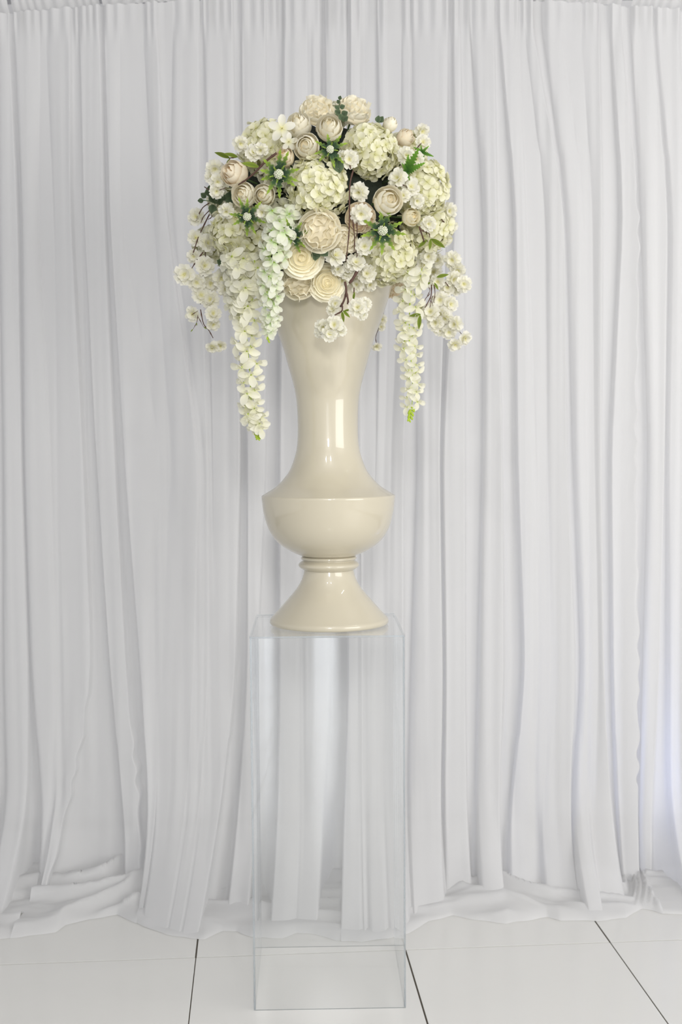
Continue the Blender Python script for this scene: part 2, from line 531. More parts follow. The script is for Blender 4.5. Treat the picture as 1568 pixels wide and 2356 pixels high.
def build_panel(folds, name, label, seed, scallop=None, nxt=None):
    root = thing(name, label, 'curtain', (0, 0, 0), 'sheer white drapes of the backdrop')
    zs_low = ROWS
    zs = np.array(zs_low + [2.4 + r * (ZTOP - 2.4) for r in ROWN])
    edges = []
    for f in folds:
        edges += [smooth_edge(f[0], zs), smooth_edge(f[1], zs)]
    if scallop is not None:
        for k, (z0, z1, am) in scallop.items():
            wob = np.array([am * math.sin(z * 52 + math.sin(z * 17) * 1.5) * smooth01((z - z0) / .04) * smooth01((z1 - z) / .04) for z in zs])
            edges[k] = edges[k] + wob
    for k in range(1, len(edges)):
        edges[k] = np.maximum(edges[k], edges[k - 1] + 0.002)
    cols = []                                       # (x per row, forward bulge per row, foot reach)
    for k in range(len(edges) - 1):
        a, b = edges[k], edges[k + 1]
        wd = float(np.mean(b - a))
        if k % 2 == 0:
            f = folds[k // 2]
            ts = set(np.linspace(0, 1, max(9, int(wd / 0.006))))
            for d in (0.0012, 0.0025, 0.004, 0.006, 0.009):
                if d < wd * 0.4:
                    ts.add(d / wd)
                    ts.add(1 - d / wd)
            for t in sorted(ts):
                x = a + (b - a) * t
                dl, dr = (x - a), (b - x)
                sl = np.clip(dl / np.minimum(f[3], 0.7 * (b - a)), 0, 1)
                sr = np.clip(dr / np.minimum(f[4], 0.7 * (b - a)), 0, 1)
                p = np.sqrt(np.clip(1 - (1 - sl) ** 2, 0, 1)) * np.sqrt(np.clip(1 - (1 - sr) ** 2, 0, 1))
                p = p * (0.72 + 0.28 * t) if f[3] > f[4] else p * (0.9 + 0.1 * math.sin(math.pi * t))
                kk = k // 2
                if t > 0.5 and len(f) > 6:
                    p = np.maximum(p, f[6][0] + (f[6][1] - f[6][0]) * np.clip((2.6 - zs) / 1.8, 0, 1))
                if t < 0.5 and kk > 0 and len(folds[kk - 1]) > 6:
                    q_ = folds[kk - 1]
                    p = np.maximum(p, (q_[6][0] + (q_[6][1] - q_[6][0]) * np.clip((2.6 - zs) / 1.8, 0, 1)) * q_[2] / f[2])
                cols.append((x, p * f[2] * AMP, f[5]))
        else:
            fl_, fr_ = folds[k // 2], folds[k // 2 + 1]
            n = max(1, int(wd / 0.008))
            for i in range(1, n + 1):
                t = i / (n + 1)
                lev = np.zeros(len(zs))
                rc = 0.35 * min(fl_[5], fr_[5])
                if len(fl_) > 6:
                    lev = (fl_[6][0] + (fl_[6][1] - fl_[6][0]) * np.clip((2.6 - zs) / 1.8, 0, 1)) * fl_[2] * AMP
                    rc = 0.9 * min(fl_[5], fr_[5])
                cols.append((a + (b - a) * t, lev, rc))
    if nxt is not None:                              # the selvedge tucked behind the next drape
        e2 = smooth_edge(nxt[0], zs) + 0.035
        for i in range(1, 11):
            cols.append((edges[-1] + np.maximum(e2 - edges[-1], 0.01) * i / 10, np.full(len(zs), -0.012), 0.05))
    nc, nr = len(cols), len(zs)
    # foot reach smoothed sideways so that the hem is one sweep
    reach = np.array([c[2] for c in cols])
    for _ in range(10):
        reach[1:-1] = 0.3 * reach[:-2] + 0.4 * reach[1:-1] + 0.3 * reach[2:]
    verts = []
    for j, z in enumerate(zs):
        top = smooth01((z - 2.2) / (ZTOP - 2.2))
        for i, (x, p, _r) in enumerate(cols):
            X = float(x[j])
            zz = z * (head_z(X) / ZTOP) if z > 2.0 else z
            if z > 2.0:
                zz = z + (head_z(X) - ZTOP) * smooth01((z - 2.0) / (ZTOP - 2.0))
            b = float(p[j]) * (1 - 0.55 * top)
            soft = 0.006 * noise.noise((X * 26, zz * 0.5 + seed, seed)) + 0.004 * noise.noise((X * 60, zz * 0.8, seed + 5))
            gath = 0.007 * math.sin(X * 215 + 2.2 * math.sin(X * 31) + seed) * smooth01((zz - (ZTOP - 0.16)) / 0.16) ** 2
            Y = YC - b - soft - gath + 0.02 * top
            fy = foot_y(X) + 0.012
            g = max(0.0, 1 - z / 0.42) ** 2.4
            Y = Y + (fy - Y) * float(reach[i]) * g
            # the cloth swings gently near the floor
            Y -= 0.012 * noise.noise((X * 14, z * 9, seed + 9)) * max(0.0, 1 - z / 0.4)
            verts.append((X, Y, zz + 0.004))
    faces = [(j * nc + i, j * nc + i + 1, (j + 1) * nc + i + 1, (j + 1) * nc + i) for j in range(nr - 1) for i in range(nc - 1)]
    link('sheer_cloth', mesh('sheer_cloth', verts, faces, M_SHEER), root)
    # gathered header over the rod
    x0, x1 = float(edges[0][-1]), float(edges[-1][-1])
    g = Geo()
    n = max(12, int((x1 - x0) / 0.005))
    b0 = 0
    prof = [(0.0, 0.018), (0.006, 0.006), (0.016, -0.012), (0.032, -0.022), (0.05, -0.020), (0.064, -0.008), (0.07, 0.006), (0.085, 0.0), (0.11, -0.006)]
    for i in range(n + 1):
        X = x0 + (x1 - x0) * i / n
        for (dz, dy) in prof:
            r_ = 0.006 * math.sin(X * 215 + 2.2 * math.sin(X * 31) + seed + dz * 12) + 0.004 * noise.noise((X * 90, dz * 20, seed))
            g.v.append((X, YC + 0.0 + dy + r_, head_z(X) + dz + 0.004))
            g.t.append(0.5)
    m_ = len(prof)
    for i in range(n):
        for k in range(m_ - 1):
            a = i * m_ + k
            g.f.append((a, a + m_, a + m_ + 1, a + 1))
            g.mi.append(0)
    link('gathered_header', g.build('gathered_header', M_SHEER), root)
    # cloth pooled on the floor in front of the foot
    xa, xb = float(edges[0][0]), float(edges[-1][0]) if nxt is None else edge_x(nxt[0], 0.0) + 0.004
    nx, ny = max(10, int((xb - xa) / 0.006)), 44
    pv = []
    for i in range(nx + 1):
        X = xa + (xb - xa) * i / nx
        fy = foot_y(X) + 0.010 * noise.noise((X * 18, 3.3, seed))
        H = float(np.interp(X, POOLX, POOLH))
        tilt = float(np.interp(X, POOLX, POOLT))
        for k in range(ny + 1):
            t = k / ny
            Y = YC - 0.03 + (fy - (YC - 0.03)) * t
            wx = X + 0.10 * noise.noise((X * 5, Y * 5, seed)) + tilt * (Y - 3.9)
            wy = Y + 0.06 * noise.noise((X * 4, Y * 6, seed + 4)) - tilt * X * 0.55
            r1 = 1 - abs(noise.noise((wx * 2.4, wy * 10, seed + 1))) * 2.2
            r2 = 1 - abs(noise.noise((wx * 5.0, wy * 20, seed + 2))) * 2.0
            env = (1 - t) ** 0.8
            h = H * env * (0.30 + 0.55 * max(0, r1) ** 1.5 + 0.16 * max(0, r2)) + 0.012 * max(0, r1) * (1 - t ** 6)
            lip = math.sqrt(max(0.0, 1 - ((t - 0.9) / 0.1) ** 2)) if t > 0.9 else 1.0
            pv.append((X, Y, 0.002 + h * lip + 0.006 * lip))
    pf = [(i * (ny + 1) + k, i * (ny + 1) + k + 1, (i + 1) * (ny + 1) + k + 1, (i + 1) * (ny + 1) + k) for i in range(nx) for k in range(ny)]
    link('pooled_hem', mesh('pooled_hem', pv, pf, M_SHEER), root)
    return root


POOL = [(-330, .05, 0.5), (-40, .05, 0.5), (60, .07, 0.5), (150, .09, 0.5), (230, .11, 0.5), (320, .10, 0.3), (350, .04, 0.2), (520, .04, 0.1), (580, .05, 0), (800, .03, 0),
        (930, .03, -0.2), (1040, .05, -0.2), (1150, .075, 0), (1260, .06, -0.3), (1320, .05, -0.4), (1440, .03, -0.4), (1500, .04, 0.3), (1850, .03, 0)]
POOLX = [at(p[0], 2080, 3.9).x for p in POOL]
POOLH = [p[1] for p in POOL]
POOLT = [p[2] for p in POOL]

build_panel(FOLDS[0], 'sheer_drape', 'sheer white drape at the left edge, ending in a dark slit beside its neighbour', 1, None, FOLDS[1][0])
build_panel(FOLDS[1], 'sheer_drape', 'narrow sheer white drape with a heap of crumpled cloth at its foot', 12, {3: (0.05, 0.7, .004), 5: (0.1, 0.62, .005)}, FOLDS[2][0])
build_panel(FOLDS[2], 'sheer_drape', 'wide sheer white drape whose broad smooth fold falls to the floor left of the plinth', 23, None, FOLDS[3][0])
build_panel(FOLDS[3], 'sheer_drape', 'widest sheer white drape, many narrow folds behind and right of the vase', 34, {23: (0.3, 2.3, .006)}, FOLDS[4][0])
build_panel(FOLDS[4], 'sheer_drape', 'sheer white drape at the right edge with a bluish glow near the floor', 45)

# ------------------------------------------------------------------ clear acrylic plinth
YF = 3.11
p_tl, p_tr = at(571, 1464, YF), at(930, 1462, YF)
PW = 0.40
pc = at(751, 1463, YF)
YAW = math.radians(1.3)
ZT = pc.z
plinth = thing('display_plinth', 'tall clear acrylic box plinth standing on the white tiles under the vase', 'plinth', (pc.x - 0.003, YF + PW / 2, 0))
plinth.rotation_euler = (0, 0, YAW)
TH = 0.0055


def slab(name, c, s, thin):
    bm = bmesh.new()
    bmesh.ops.create_cube(bm, size=1)
    for v in bm.verts:
        v.co = (c[0] + v.co.x * s[0], c[1] + v.co.y * s[1], c[2] + v.co.z * s[2])
    bm.normal_update()
    for f in bm.faces:
        f.material_index = 0 if abs(f.normal[thin]) > 0.9 else 1
    bmesh.ops.bevel(bm, geom=bm.edges[:], offset=0.0006, segments=1, affect='EDGES')
    me = bpy.data.meshes.new(name)
    bm.to_mesh(me)
    bm.free()
    me.materials.append(M_ACR)
    me.materials.append(M_ACE)
    return link(name, me, plinth)


hh = ZT - TH
slab('front_panel', (0, -PW / 2 + TH / 2, hh / 2), (PW, TH, hh), 1)
slab('back_panel', (0, PW / 2 - TH / 2, hh / 2), (PW, TH, hh), 1)
slab('side_panel', (-PW / 2 + TH / 2, 0, hh / 2), (TH, PW - 2 * TH - 0.0005, hh), 0)
slab('side_panel', (PW / 2 - TH / 2, 0, hh / 2), (TH, PW - 2 * TH - 0.0005, hh), 0)
slab('top_panel', (0, 0, ZT - TH / 2 + 0.0002), (PW + 0.001, PW + 0.001, TH), 2)

# ------------------------------------------------------------------ pearl ivory vase
YV = YF + 0.20
vb = at(757, 1435, YV)
PXM = YV / F
vase = thing('urn_vase', 'tall pearl ivory urn vase with trumpet neck on the clear plinth', 'vase', (vb.x, YV, ZT + 0.0006))


def lathe(name, prof, n=96, crease=()):
    vs, fs = [], []
    for (r, z) in prof:
        for i in range(n):
            a = 2 * math.pi * i / n
            vs.append((r * math.cos(a), r * math.sin(a), z))
    for k in range(len(prof) - 1):
        for i in range(n):
            a, c = k * n + i, k * n + (i + 1) % n
            fs.append((a, c, c + n, a + n))
    me = mesh(name, vs, fs, M_VASE)
    return link(name, me, vase)


def spline(pts, n):
    return [(p.x, p.y) for p in resample([(r, z, 0) for r, z in pts], n)]


def P(r, y):
    return (r * PXM, (1435 - y) * PXM)


foot_p = [(0.001, 0.0), P(120, 1435), P(130, 1434.5), P(135, 1433), P(137.5, 1429), P(137, 1424)] + \
    spline([P(136, 1421), P(122.5, 1407), P(99.5, 1381), P(78, 1356), P(66.5, 1338), P(60, 1322), P(57, 1308)], 26) + [P(50, 1306)]
lathe('foot', foot_p)
collar = [P(48, 1309)] + [(P(57.5 + 12.5 * math.sin(t * math.pi), 0)[0], P(0, 1309 - 24 * t)[1]) for t in np.linspace(0, 1, 13)] + [P(63, 1284), P(64.5, 1281), P(62, 1277.5), P(50, 1276.5)]
lathe('collar_ring', collar)
bowl = [P(50, 1278)] + spline([P(62, 1276), P(88, 1264), P(117.5, 1244), P(138, 1214), P(149, 1177), P(152.5, 1150), P(153.5, 1141)], 26) + \
    [P(153.4, 1138), P(152.4, 1136.3), P(150.5, 1135.2)]
lathe('bowl', bowl)
neck = [P(151, 1135.4), P(146, 1132.5)] + spline([P(137, 1127), P(115.5, 1112), P(91, 1083), P(78, 1052), P(71.5, 1025), P(69, 985), P(71, 924), P(78, 882), P(89, 842), P(103.5, 791), P(123, 740),
                                                    P(140, 690), P(150, 660), P(155, 645)], 48) + \
    [P(156, 642), P(155, 640), P(152, 641), P(147, 655), P(135, 695), P(112, 760), P(60, 800), P(1, 802)]
lathe('neck', neck)

# ------------------------------------------------------------------ floral foam core
C0 = at(745, 488, YV)
C0.x, C0.y = vb.x - 0.006, YV
EA = (0.330, 0.330, 0.275, 0.235)


def E_r(d):
    """distance from the centre to the bloom surface along unit d"""
    rz = EA[2] if d.z > 0 else EA[3]
    return 1 / math.sqrt((d.x / EA[0]) ** 2 + (d.y / EA[1]) ** 2 + (d.z / rz) ** 2)


def E_normal(p):
    q = p - C0
    rz = EA[2] if q.z > 0 else EA[3]
    return Vector((q.x / EA[0] ** 2, q.y / EA[1] ** 2, q.z / rz ** 2)).normalized()


def on_dome(px, py, lift=0.0):
    d = ray(px, py).normalized()
    o = Vector((0, 0, CAMH))
    best, bp = 9, None
    tc = (C0 - o).dot(d)
    for k in range(240):
        t = tc - 0.45 + 0.5 * k / 240
        p = o + d * t
        q = p - C0
        s = q.length / (E_r(q.normalized()) + lift)
        if s <= 1.0:
            return p
        if s < best:
            best, bp = s, p
    return bp


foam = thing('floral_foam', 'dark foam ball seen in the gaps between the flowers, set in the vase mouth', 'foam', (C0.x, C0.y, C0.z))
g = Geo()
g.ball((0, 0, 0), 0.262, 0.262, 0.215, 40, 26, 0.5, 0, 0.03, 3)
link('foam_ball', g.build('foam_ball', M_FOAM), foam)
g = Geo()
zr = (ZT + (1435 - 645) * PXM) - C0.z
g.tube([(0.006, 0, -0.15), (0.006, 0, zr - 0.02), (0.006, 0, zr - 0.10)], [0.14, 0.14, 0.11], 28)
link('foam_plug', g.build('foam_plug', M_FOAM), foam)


# ------------------------------------------------------------------ petal and leaf meshes
def cup_petal(rho, zb, zt, phi, curl, close=0.0, nu=7, nv=7, notch=0.0):
    """a petal cut from a cup round the +Z axis, opening towards +X"""
    g = Geo()

    def fn(u, v):
        r = rho * (0.10 + 0.90 * math.sin(v * math.pi / 2) ** 0.85)
        z = zb + (zt - zb) * v ** 1.35
        r *= 1 - close * v ** 2.5
        wv = math.sin(min(1.0, 0.12 + v * 1.0) * math.pi * 0.62) ** 0.7 * (1 - 0.25 * v ** 6)
        a = u * phi * wv
        edge = v ** 5
        r += curl * rho * 0.16 * edge + 0.035 * rho * u
        z -= curl * rho * 0.12 * v ** 8 + 0.10 * rho * edge * u * u + notch * edge * (1 - abs(u)) * rho
        z += 0.03 * rho * math.sin(u * 7 + rho * 90) * v * v
        return (r * math.cos(a), r * math.sin(a), z)
    g.grid(nu, nv, fn)
    return g


def flat_petal(length, width, cup, droop, nu=5, nv=5, r0=0.0, notch=0.0, tipw=0.35):
    """an open petal lying out along +X, its face up"""
    g = Geo()

    def fn(u, v):
        wv = math.sin(math.pi * (0.05 + 0.89 * v ** 1.25)) ** 0.62
        x = r0 + length * v * (1 - notch * (v ** 4) * (1 - abs(u)) ** 2)
        y = u * width * 0.5 * wv
        z = cup * length * (u * u * wv * 0.6) + cup * length * 0.6 * v - droop * length * v * v
        return (x, y, z)
    g.grid(nu, nv, fn)
    return g


def merged(parts):
    out = Geo()
    for g, m, mi in parts:
        b = len(out.v)
        out.v += [tuple(m @ Vector(v)) for v in g.v]
        out.t += g.t
        out.f += [tuple(i + b for i in f) for f in g.f]
        out.mi += [mi] * len(g.f)
    return out


RZ = lambda a: Matrix.Rotation(a, 4, 'Z')
RY = lambda a: Matrix.Rotation(a, 4, 'Y')

# florets of a hydrangea: four rounded petals, five variants
FLORETS = {}
for key, mat in (('cream', M_HYD), ('white', M_HYD2)):
    FLORETS[key] = []
    for k in range(5):
        rr = random.Random(k + 40)
        ps = []
        for q in range(4):
            pet = flat_petal(0.0175 * rr.uniform(.9, 1.1), 0.0200 * rr.uniform(.9, 1.1), rr.uniform(.1, .5), rr.uniform(.0, .5), 5, 5, 0.001)
            ps.append((pet, RZ(q * math.pi / 2 + rr.uniform(-.15, .15)) @ RY(rr.uniform(-.25, .15)), 0))
        ge = merged(ps)
        ge.ball((0, 0, 0.002), 0.0022, 0.0022, 0.0022, 5, 4, 0.0, 0)
        FLORETS[key].append(ge.build('floret', mat))

BLOSSOM = []
for k in range(4):
    rr = random.Random(k + 90)
    ps = []
    for q in range(6):
        ps.append((flat_petal(0.0225, 0.0250, rr.uniform(.25, .5), rr.uniform(.1, .5), 5, 6, 0.001, 0.18), RZ(q * math.pi / 3 + rr.uniform(-.12, .12)) @ RY(rr.uniform(-.1, .15)), 0))
    for q in range(5):
        ps.append((flat_petal(0.0155, 0.0185, rr.uniform(.5, .8), rr.uniform(.0, .2), 5, 5, 0.001, 0.15), Matrix.Translation((0, 0, .0015)) @ RZ(q * math.pi * .4 + .4) @ RY(rr.uniform(-.55, -.3)), 0))
    BLOSSOM.append(merged(ps).build('blossom', M_BLO))
JASMINE = merged([(flat_petal(0.030, 0.019, .15, .2, 5, 6, 0.002), RZ(q * math.pi * .4) @ RY(-.08), 0) for q in range(5)]).build('blossom', M_BLO)
ge = Geo()
for q in range(9):
    a, r = q * 2.4, 0.0011 * math.sqrt(q) * 1.3
    e = (r * 1.6 * math.cos(a), r * 1.6 * math.sin(a), 0.0085 - 0.0006 * q * .5)
    ge.tube([(r * .5 * math.cos(a), r * .5 * math.sin(a), 0.001), e], 0.00045, 4, 0.2)
    ge.ball(e, 0.0011, 0.0011, 0.0011, 5, 4, 1.0)
STAMENS = ge.build('stamens', M_STAM)
ge = Geo()
ge.ball((0, 0, 0), 0.005, 0.005, 0.008, 8, 6, None)
BUDB = ge.build('bud', M_BLO)

# wisteria florets: broad banner petal, two wings, small keel
WIS = {}
for key, mat in (('white', M_WIS), ('green', M_WIG)):
    WIS[key] = []
    for k in range(4):
        rr = random.Random(k + 140)
        ps = [(flat_petal(0.025, 0.0185, .12, rr.uniform(.2, .5), 5, 5, .002), RZ(math.pi * .5) @ RY(-.35), 0),
              (flat_petal(0.026, 0.0150, .25, rr.uniform(.3, .6), 5, 5, .002), RZ(math.pi * .5 + 1.75) @ RY(-.05), 0),
              (flat_petal(0.026, 0.0150, .25, rr.uniform(.3, .6), 5, 5, .002), RZ(math.pi * .5 - 1.75) @ RY(-.05), 0),
              (flat_petal(0.015, 0.012, .7, 0, 5, 4, .001), RZ(-math.pi * .5) @ RY(-.7), 0)]
        WIS[key].append(merged(ps).build('floret', mat))
CAL = Geo()
CAL.ball((0, 0, -0.004), 0.0028, 0.0028, 0.006, 6, 5, 0.3)
CALYX = CAL.build('calyx', M_LIME)
ge = Geo()
ge.ball((0, 0, 0), 0.0030, 0.0030, 0.0062, 7, 6, None)
LBUD = ge.build('bud', M_LIME)


def spiky(length, width, lobes=4, arch=0.3):
    """a lobed, spiny bract or fern leaf along +X"""
    g = Geo()
    n = lobes * 4 + 1
    for j in range(n):
        v = j / (n - 1)
        saw = (v * lobes) % 1.0
        wv = width * 0.5 * (1 - v) ** 0.7 * (0.35 + 0.9 * (1 - saw)) if v < 1 else 0
        x, z = length * v, arch * length * (v - 1.2 * v * v)
        back = length * 0.12 * (1 - saw) * (1 - v)
        for u in (-1, 0, 1):
            g.v.append((x + (back if u else 0), u * wv, z + (0.15 * wv if u else 0)))
            g.t.append(v * 0.85 + 0.15 * abs(u))
    for j in range(n - 1):
        for i in range(2):
            a = j * 3 + i
            g.f.append((a, a + 1, a + 4, a + 3))
            g.mi.append(0)
    return g


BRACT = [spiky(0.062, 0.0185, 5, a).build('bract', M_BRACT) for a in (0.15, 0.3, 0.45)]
M_FERN = petal_mat('fern_leaf', (0.03, 0.10, 0.025), (0.20, 0.40, 0.05), 0.25, 0.2)
FERN = [spiky(0.060, 0.023, 8, a).build('frond', M_FERN) for a in (0.1, 0.3)]
ge = Geo()
ge.ball((0, 0, 0.009), 0.0095, 0.0095, 0.012, 10, 8, 0.25)
for k in range(46):
    th = math.acos(1 - 1.5 * (k + .5) / 46)
    ph = k * 2.39996
    n_ = Vector((math.sin(th) * math.cos(ph), math.sin(th) * math.sin(ph), math.cos(th)))
    c_ = Vector((n_.x * .0096, n_.y * .0096, .009 + n_.z * .0122))
    ge.ball(c_, .0018, .0018, .0018, 5, 4, 1.0)
CONE = ge.build('flower_head', M_CONE)


def leaf_mesh(name, L, W, mat, arch=.25, fold=.2, power=1.0):
    g = Geo()

    def fn(u, v):
        wv = math.sin(math.pi * v ** power) ** 0.9 if 0 < v < 1 else 0
        return (L * v, u * W / 2 * wv, arch * L * (v - v * v) * 2 + fold * W * .5 * abs(u) * wv)
    g.grid(5, 9, fn, lambda u, v: 0.25 + 0.6 * abs(u) + .15 * v)
    return g.build(name, mat)


EUC = leaf_mesh('leaf', 0.030, 0.027, M_EUC, .08, .12, 0.85)
LANCE = leaf_mesh('leaf', 0.046, 0.013, M_LEAF, .12, .25, 0.9)

# rose petals by layer
ROSE_LAYERS = {
    # (count, rho, z base, z tip, half angle, curl, closing)
    'rose': [(6, 1.0, -.45, .08, .80, 1.0, 0), (6, .88, -.32, .24, .78, .8, 0), (6, .76, -.18, .34, .74, .6, .03), (5, .64, -.08, .42, .86, .5, .06), (5, .53, .0, .48, .86, .35, .08), (4, .42, .05, .52, 1.0, .25, .1),
             (4, .32, .10, .55, 1.0, .15, .1), (3, .22, .14, .57, 1.2, .1, .1), (3, .12, .18, .57, 1.3, 0, 0)],
    'peony': [(6, 1.0, -.50, .16, .78, .35, .05), (7, .95, -.45, .42, .68, -.2, .14)],
    'bud': [(4, .88, -.80, .48, .98, .35, .27), (4, .77, -.78, .68, .98, .05, .43), (4, .60, -.70, .78, .95, 0, .52), (3, .42, -.60, .84, 1.1, 0, .5), (2, .22, -.5, .86, 1.5, 0, .4)],
}
ROSE_MESH = {}


def ruffle_petal(k):
    """a small standing petal of a peony's full heart, waved along its edge"""
    rr = random.Random(k + 300)
    g = Geo()
    w_, h_ = 0.0225 * rr.uniform(.85, 1.15), 0.021 * rr.uniform(.9, 1.1)
    ph, c = rr.uniform(0, 6), rr.uniform(.7, 1.5)

    def fn(u, v):
        wv = 0.45 + 0.55 * math.sin(min(1, v * 1.15) * math.pi / 2)
        a = u * c
        x = 0.010 * (math.cos(a) - 1) + 0.004 * v * v + 0.0022 * math.sin(u * 5 + ph) * v
        y = u * w_ * .5 * wv
        z = h_ * v * (1 - .18 * u * u) + 0.0012 * math.sin(u * 8 + ph)
        return (x, y, z - h_ * .5)
    g.grid(7, 5, fn, lambda u, v: v ** .8)
    return g


def rose_meshes(kind, mat):
    key = (kind, mat.name)
    if key not in ROSE_MESH:
        L = [cup_petal(rho * .04, zb * .04, zt * .04, ph, cu, cl).build('petal', mat) for (_n, rho, zb, zt, ph, cu, cl) in ROSE_LAYERS[kind]]
        h = Geo()
        if kind == 'bud':
            h.ball((0, 0, -.006), .020, .020, .030, 12, 8, .15)
        elif kind == 'rose':
            h.ball((0, 0, -.003), .032, .032, .0205, 16, 10, .35)
        else:
            h.ball((0, 0, -.002), .034, .034, .018, 16, 10, .4)
        ROSE_MESH[key] = (L, h.build('heart', mat), [ruffle_petal(k).build('petal', mat) for k in range(4)] if kind == 'peony' else [])
    return ROSE_MESH[key]


M_STEM = principled('flower_stem', (0.05, 0.10, 0.03), 0.6)


def stem_to_core(root, inv, pos, depth=0.06):
    """a short stem from under the bloom into the foam"""
    d = (C0 - pos).normalized()
    q = pos - C0
    L = max(0.02, q.length - 0.20)
    g = Geo()
    g.tube([inv @ (pos + d * 0.012), inv @ (pos + d * L)], 0.0022, 6)
    link('stem', g.build('stem', M_STEM), root)


def aim(pos, px, py, face=0.5, tilt=(0, 0)):
    n = E_normal(pos)
    v = (Vector((0, 0, CAMH)) - pos).normalized()
    a = n * (1 - face) + v * face
    a += Vector((tilt[0], 0, tilt[1]))
    return a.normalized()


# ------------------------------------------------------------------ roses, peonies and buds
ROSES = [
    # px, py, diameter px, kind, material, lift, face, tilt, name, label
    (728, 258, 80, 'peony', M_ROSE, -.01, .45, (0, 0), 'peony', 'cream peony high on the crown, left of the upright eucalyptus sprig'),
    (688, 290, 76, 'bud', M_ROSE, -.01, .40, (-.1, .1), 'rose', 'plump cream rose on the upper left slope, between the long-petalled white blossom and the crown'),
    (757, 296, 82, 'bud', M_ROSE, .0, .5, (0, 0), 'rose', 'cream rose directly above the upper middle sea holly'),
    (705, 338, 84, 'bud', M_ROSE, .01, .55, (0, -.1), 'rose', 'large closed pale cream rose left of the upper middle sea holly'),
    (656, 362, 58, 'bud', M_PEACH, .0, .5, (-.1, .2), 'rosebud', 'deep peach rosebud behind the largest sea holly'),
    (541, 401, 82, 'bud', M_PEACH, .01, .5, (-.2, .1), 'rosebud', 'peach rosebud on the left shoulder under the brown diagonal twig'),
    (562, 449, 78, 'bud', M_ROSE, .01, .55, (0, .1), 'rosebud', 'plump cream rosebud above the left sea holly'),
    (608, 449, 70, 'bud', M_ROSE, .0, .55, (0, 0), 'rosebud', 'cream rosebud below the largest sea holly, beside white florets'),
    (735, 531, 100, 'peony', M_ROSE, .03, .75, (0, .05), 'peony', 'biggest cream peony, facing out at the centre of the bouquet'),
    (786, 552, 74, 'peony', M_ROSE, .0, .45, (.3, -.1), 'peony', 'blush peony half hidden behind the hanging brown twigs'),
    (694, 592, 88, 'rose', M_YROSE, .03, .8, (0, .15), 'rose', 'open cream rose with a golden heart, under the lower sea holly'),
    (686, 650, 80, 'peony', M_ROSE, .035, .75, (-.05, .2), 'peony', 'cream peony over the vase rim with apricot ruffles'),
    (751, 650, 78, 'rose', M_YROSE, .035, .75, (.1, .2), 'rose', 'buttery yellow rose over the vase rim'),
    (891, 463, 92, 'bud', M_ROSE, .03, .6, (.05, .15), 'rose', 'round cream cabbage rose right of the dark gap, crossed by green sea holly spines'),
    (828, 500, 70, 'peony', M_PEACH, .0, .6, (0, 0), 'peony', 'peach peony behind two white blossoms on the hanging twig'),
    (944, 500, 56, 'bud', M_YROSE, .01, .5, (.1, .2), 'rosebud', 'creamy yellow rosebud beside the round cabbage rose'),
    (931, 318, 54, 'bud', M_PEACH, .0, .4, (.2, .2), 'rosebud', 'soft peach rosebud on the upper right slope above the fern'),
    (897, 287, 44, 'bud', M_ROSE, .02, .35, (0, .5), 'rosebud', 'small upright ivory rosebud poking out of the upper right outline'),
    (812, 258, 82, 'peony', M_ROSE, -.01, .4, (.1, .1), 'peony', 'ivory ruffled peony forming the top right of the crown'),
    (908, 662, 58, 'peony', M_PEACH, .0, .5, (.2, -.3), 'peony', 'blush peony low on the right, just over the vase rim'),
]
for (px, py, dia, kind, mat, lift, face, tilt, nm, label) in ROSES:
    pos = on_dome(px, py, lift)
    axis = aim(pos, px, py, face, tilt)
    R = dia / 2 * (pos.y / F)
    M = frame(pos, axis, rnd.uniform(0, 6.28))
    root = thing(nm, label, 'flower', None, 'cream and peach roses and peonies', basis=M)
    ms, heart, ruff = rose_meshes(kind, mat)
    s = R / 0.04
    a0 = rnd.uniform(0, 6.28)
    for li, (n, *_r) in enumerate(ROSE_LAYERS[kind]):
        off = (rnd.uniform(-.03, .03) * R, rnd.uniform(-.03, .03) * R, 0) if li > 2 else (0, 0, 0)
        for q in range(n):
            a = a0 + li * 0.55 + q * 2 * math.pi / n + rnd.uniform(-.08, .08)
            B = Matrix.Translation(off) @ RZ(a) @ RY(rnd.uniform(-.09, .09)) @ Matrix.Diagonal((s, s, s * rnd.uniform(.92, 1.07), 1))
            link('petal', ms[li], root, B)
    link('heart', heart, root, Matrix.Scale(s, 4))
    if ruff:
        N = 26
        for k in range(N):
            r_ = .78 * math.sqrt((k + .6) / N)
            ph = k * 2.39996 + rnd.uniform(-.2, .2)
            zc = .10 + .30 * math.sqrt(max(0, 1 - r_ * r_)) + rnd.uniform(-.03, .03)
            B = Matrix.Translation((r_ * R * math.cos(ph), r_ * R * math.sin(ph), zc * R)) @ RZ(ph + math.pi + rnd.uniform(-.9, .9)) @ RY(-(.15 + .55 * r_) + rnd.uniform(-.15, .15)) @ Matrix.Scale(s * rnd.uniform(.85, 1.1), 4)
            link('petal', ruff[k % 4], root, B)
    stem_to_core(root, M.inverted(), pos - axis * 0.35 * R)

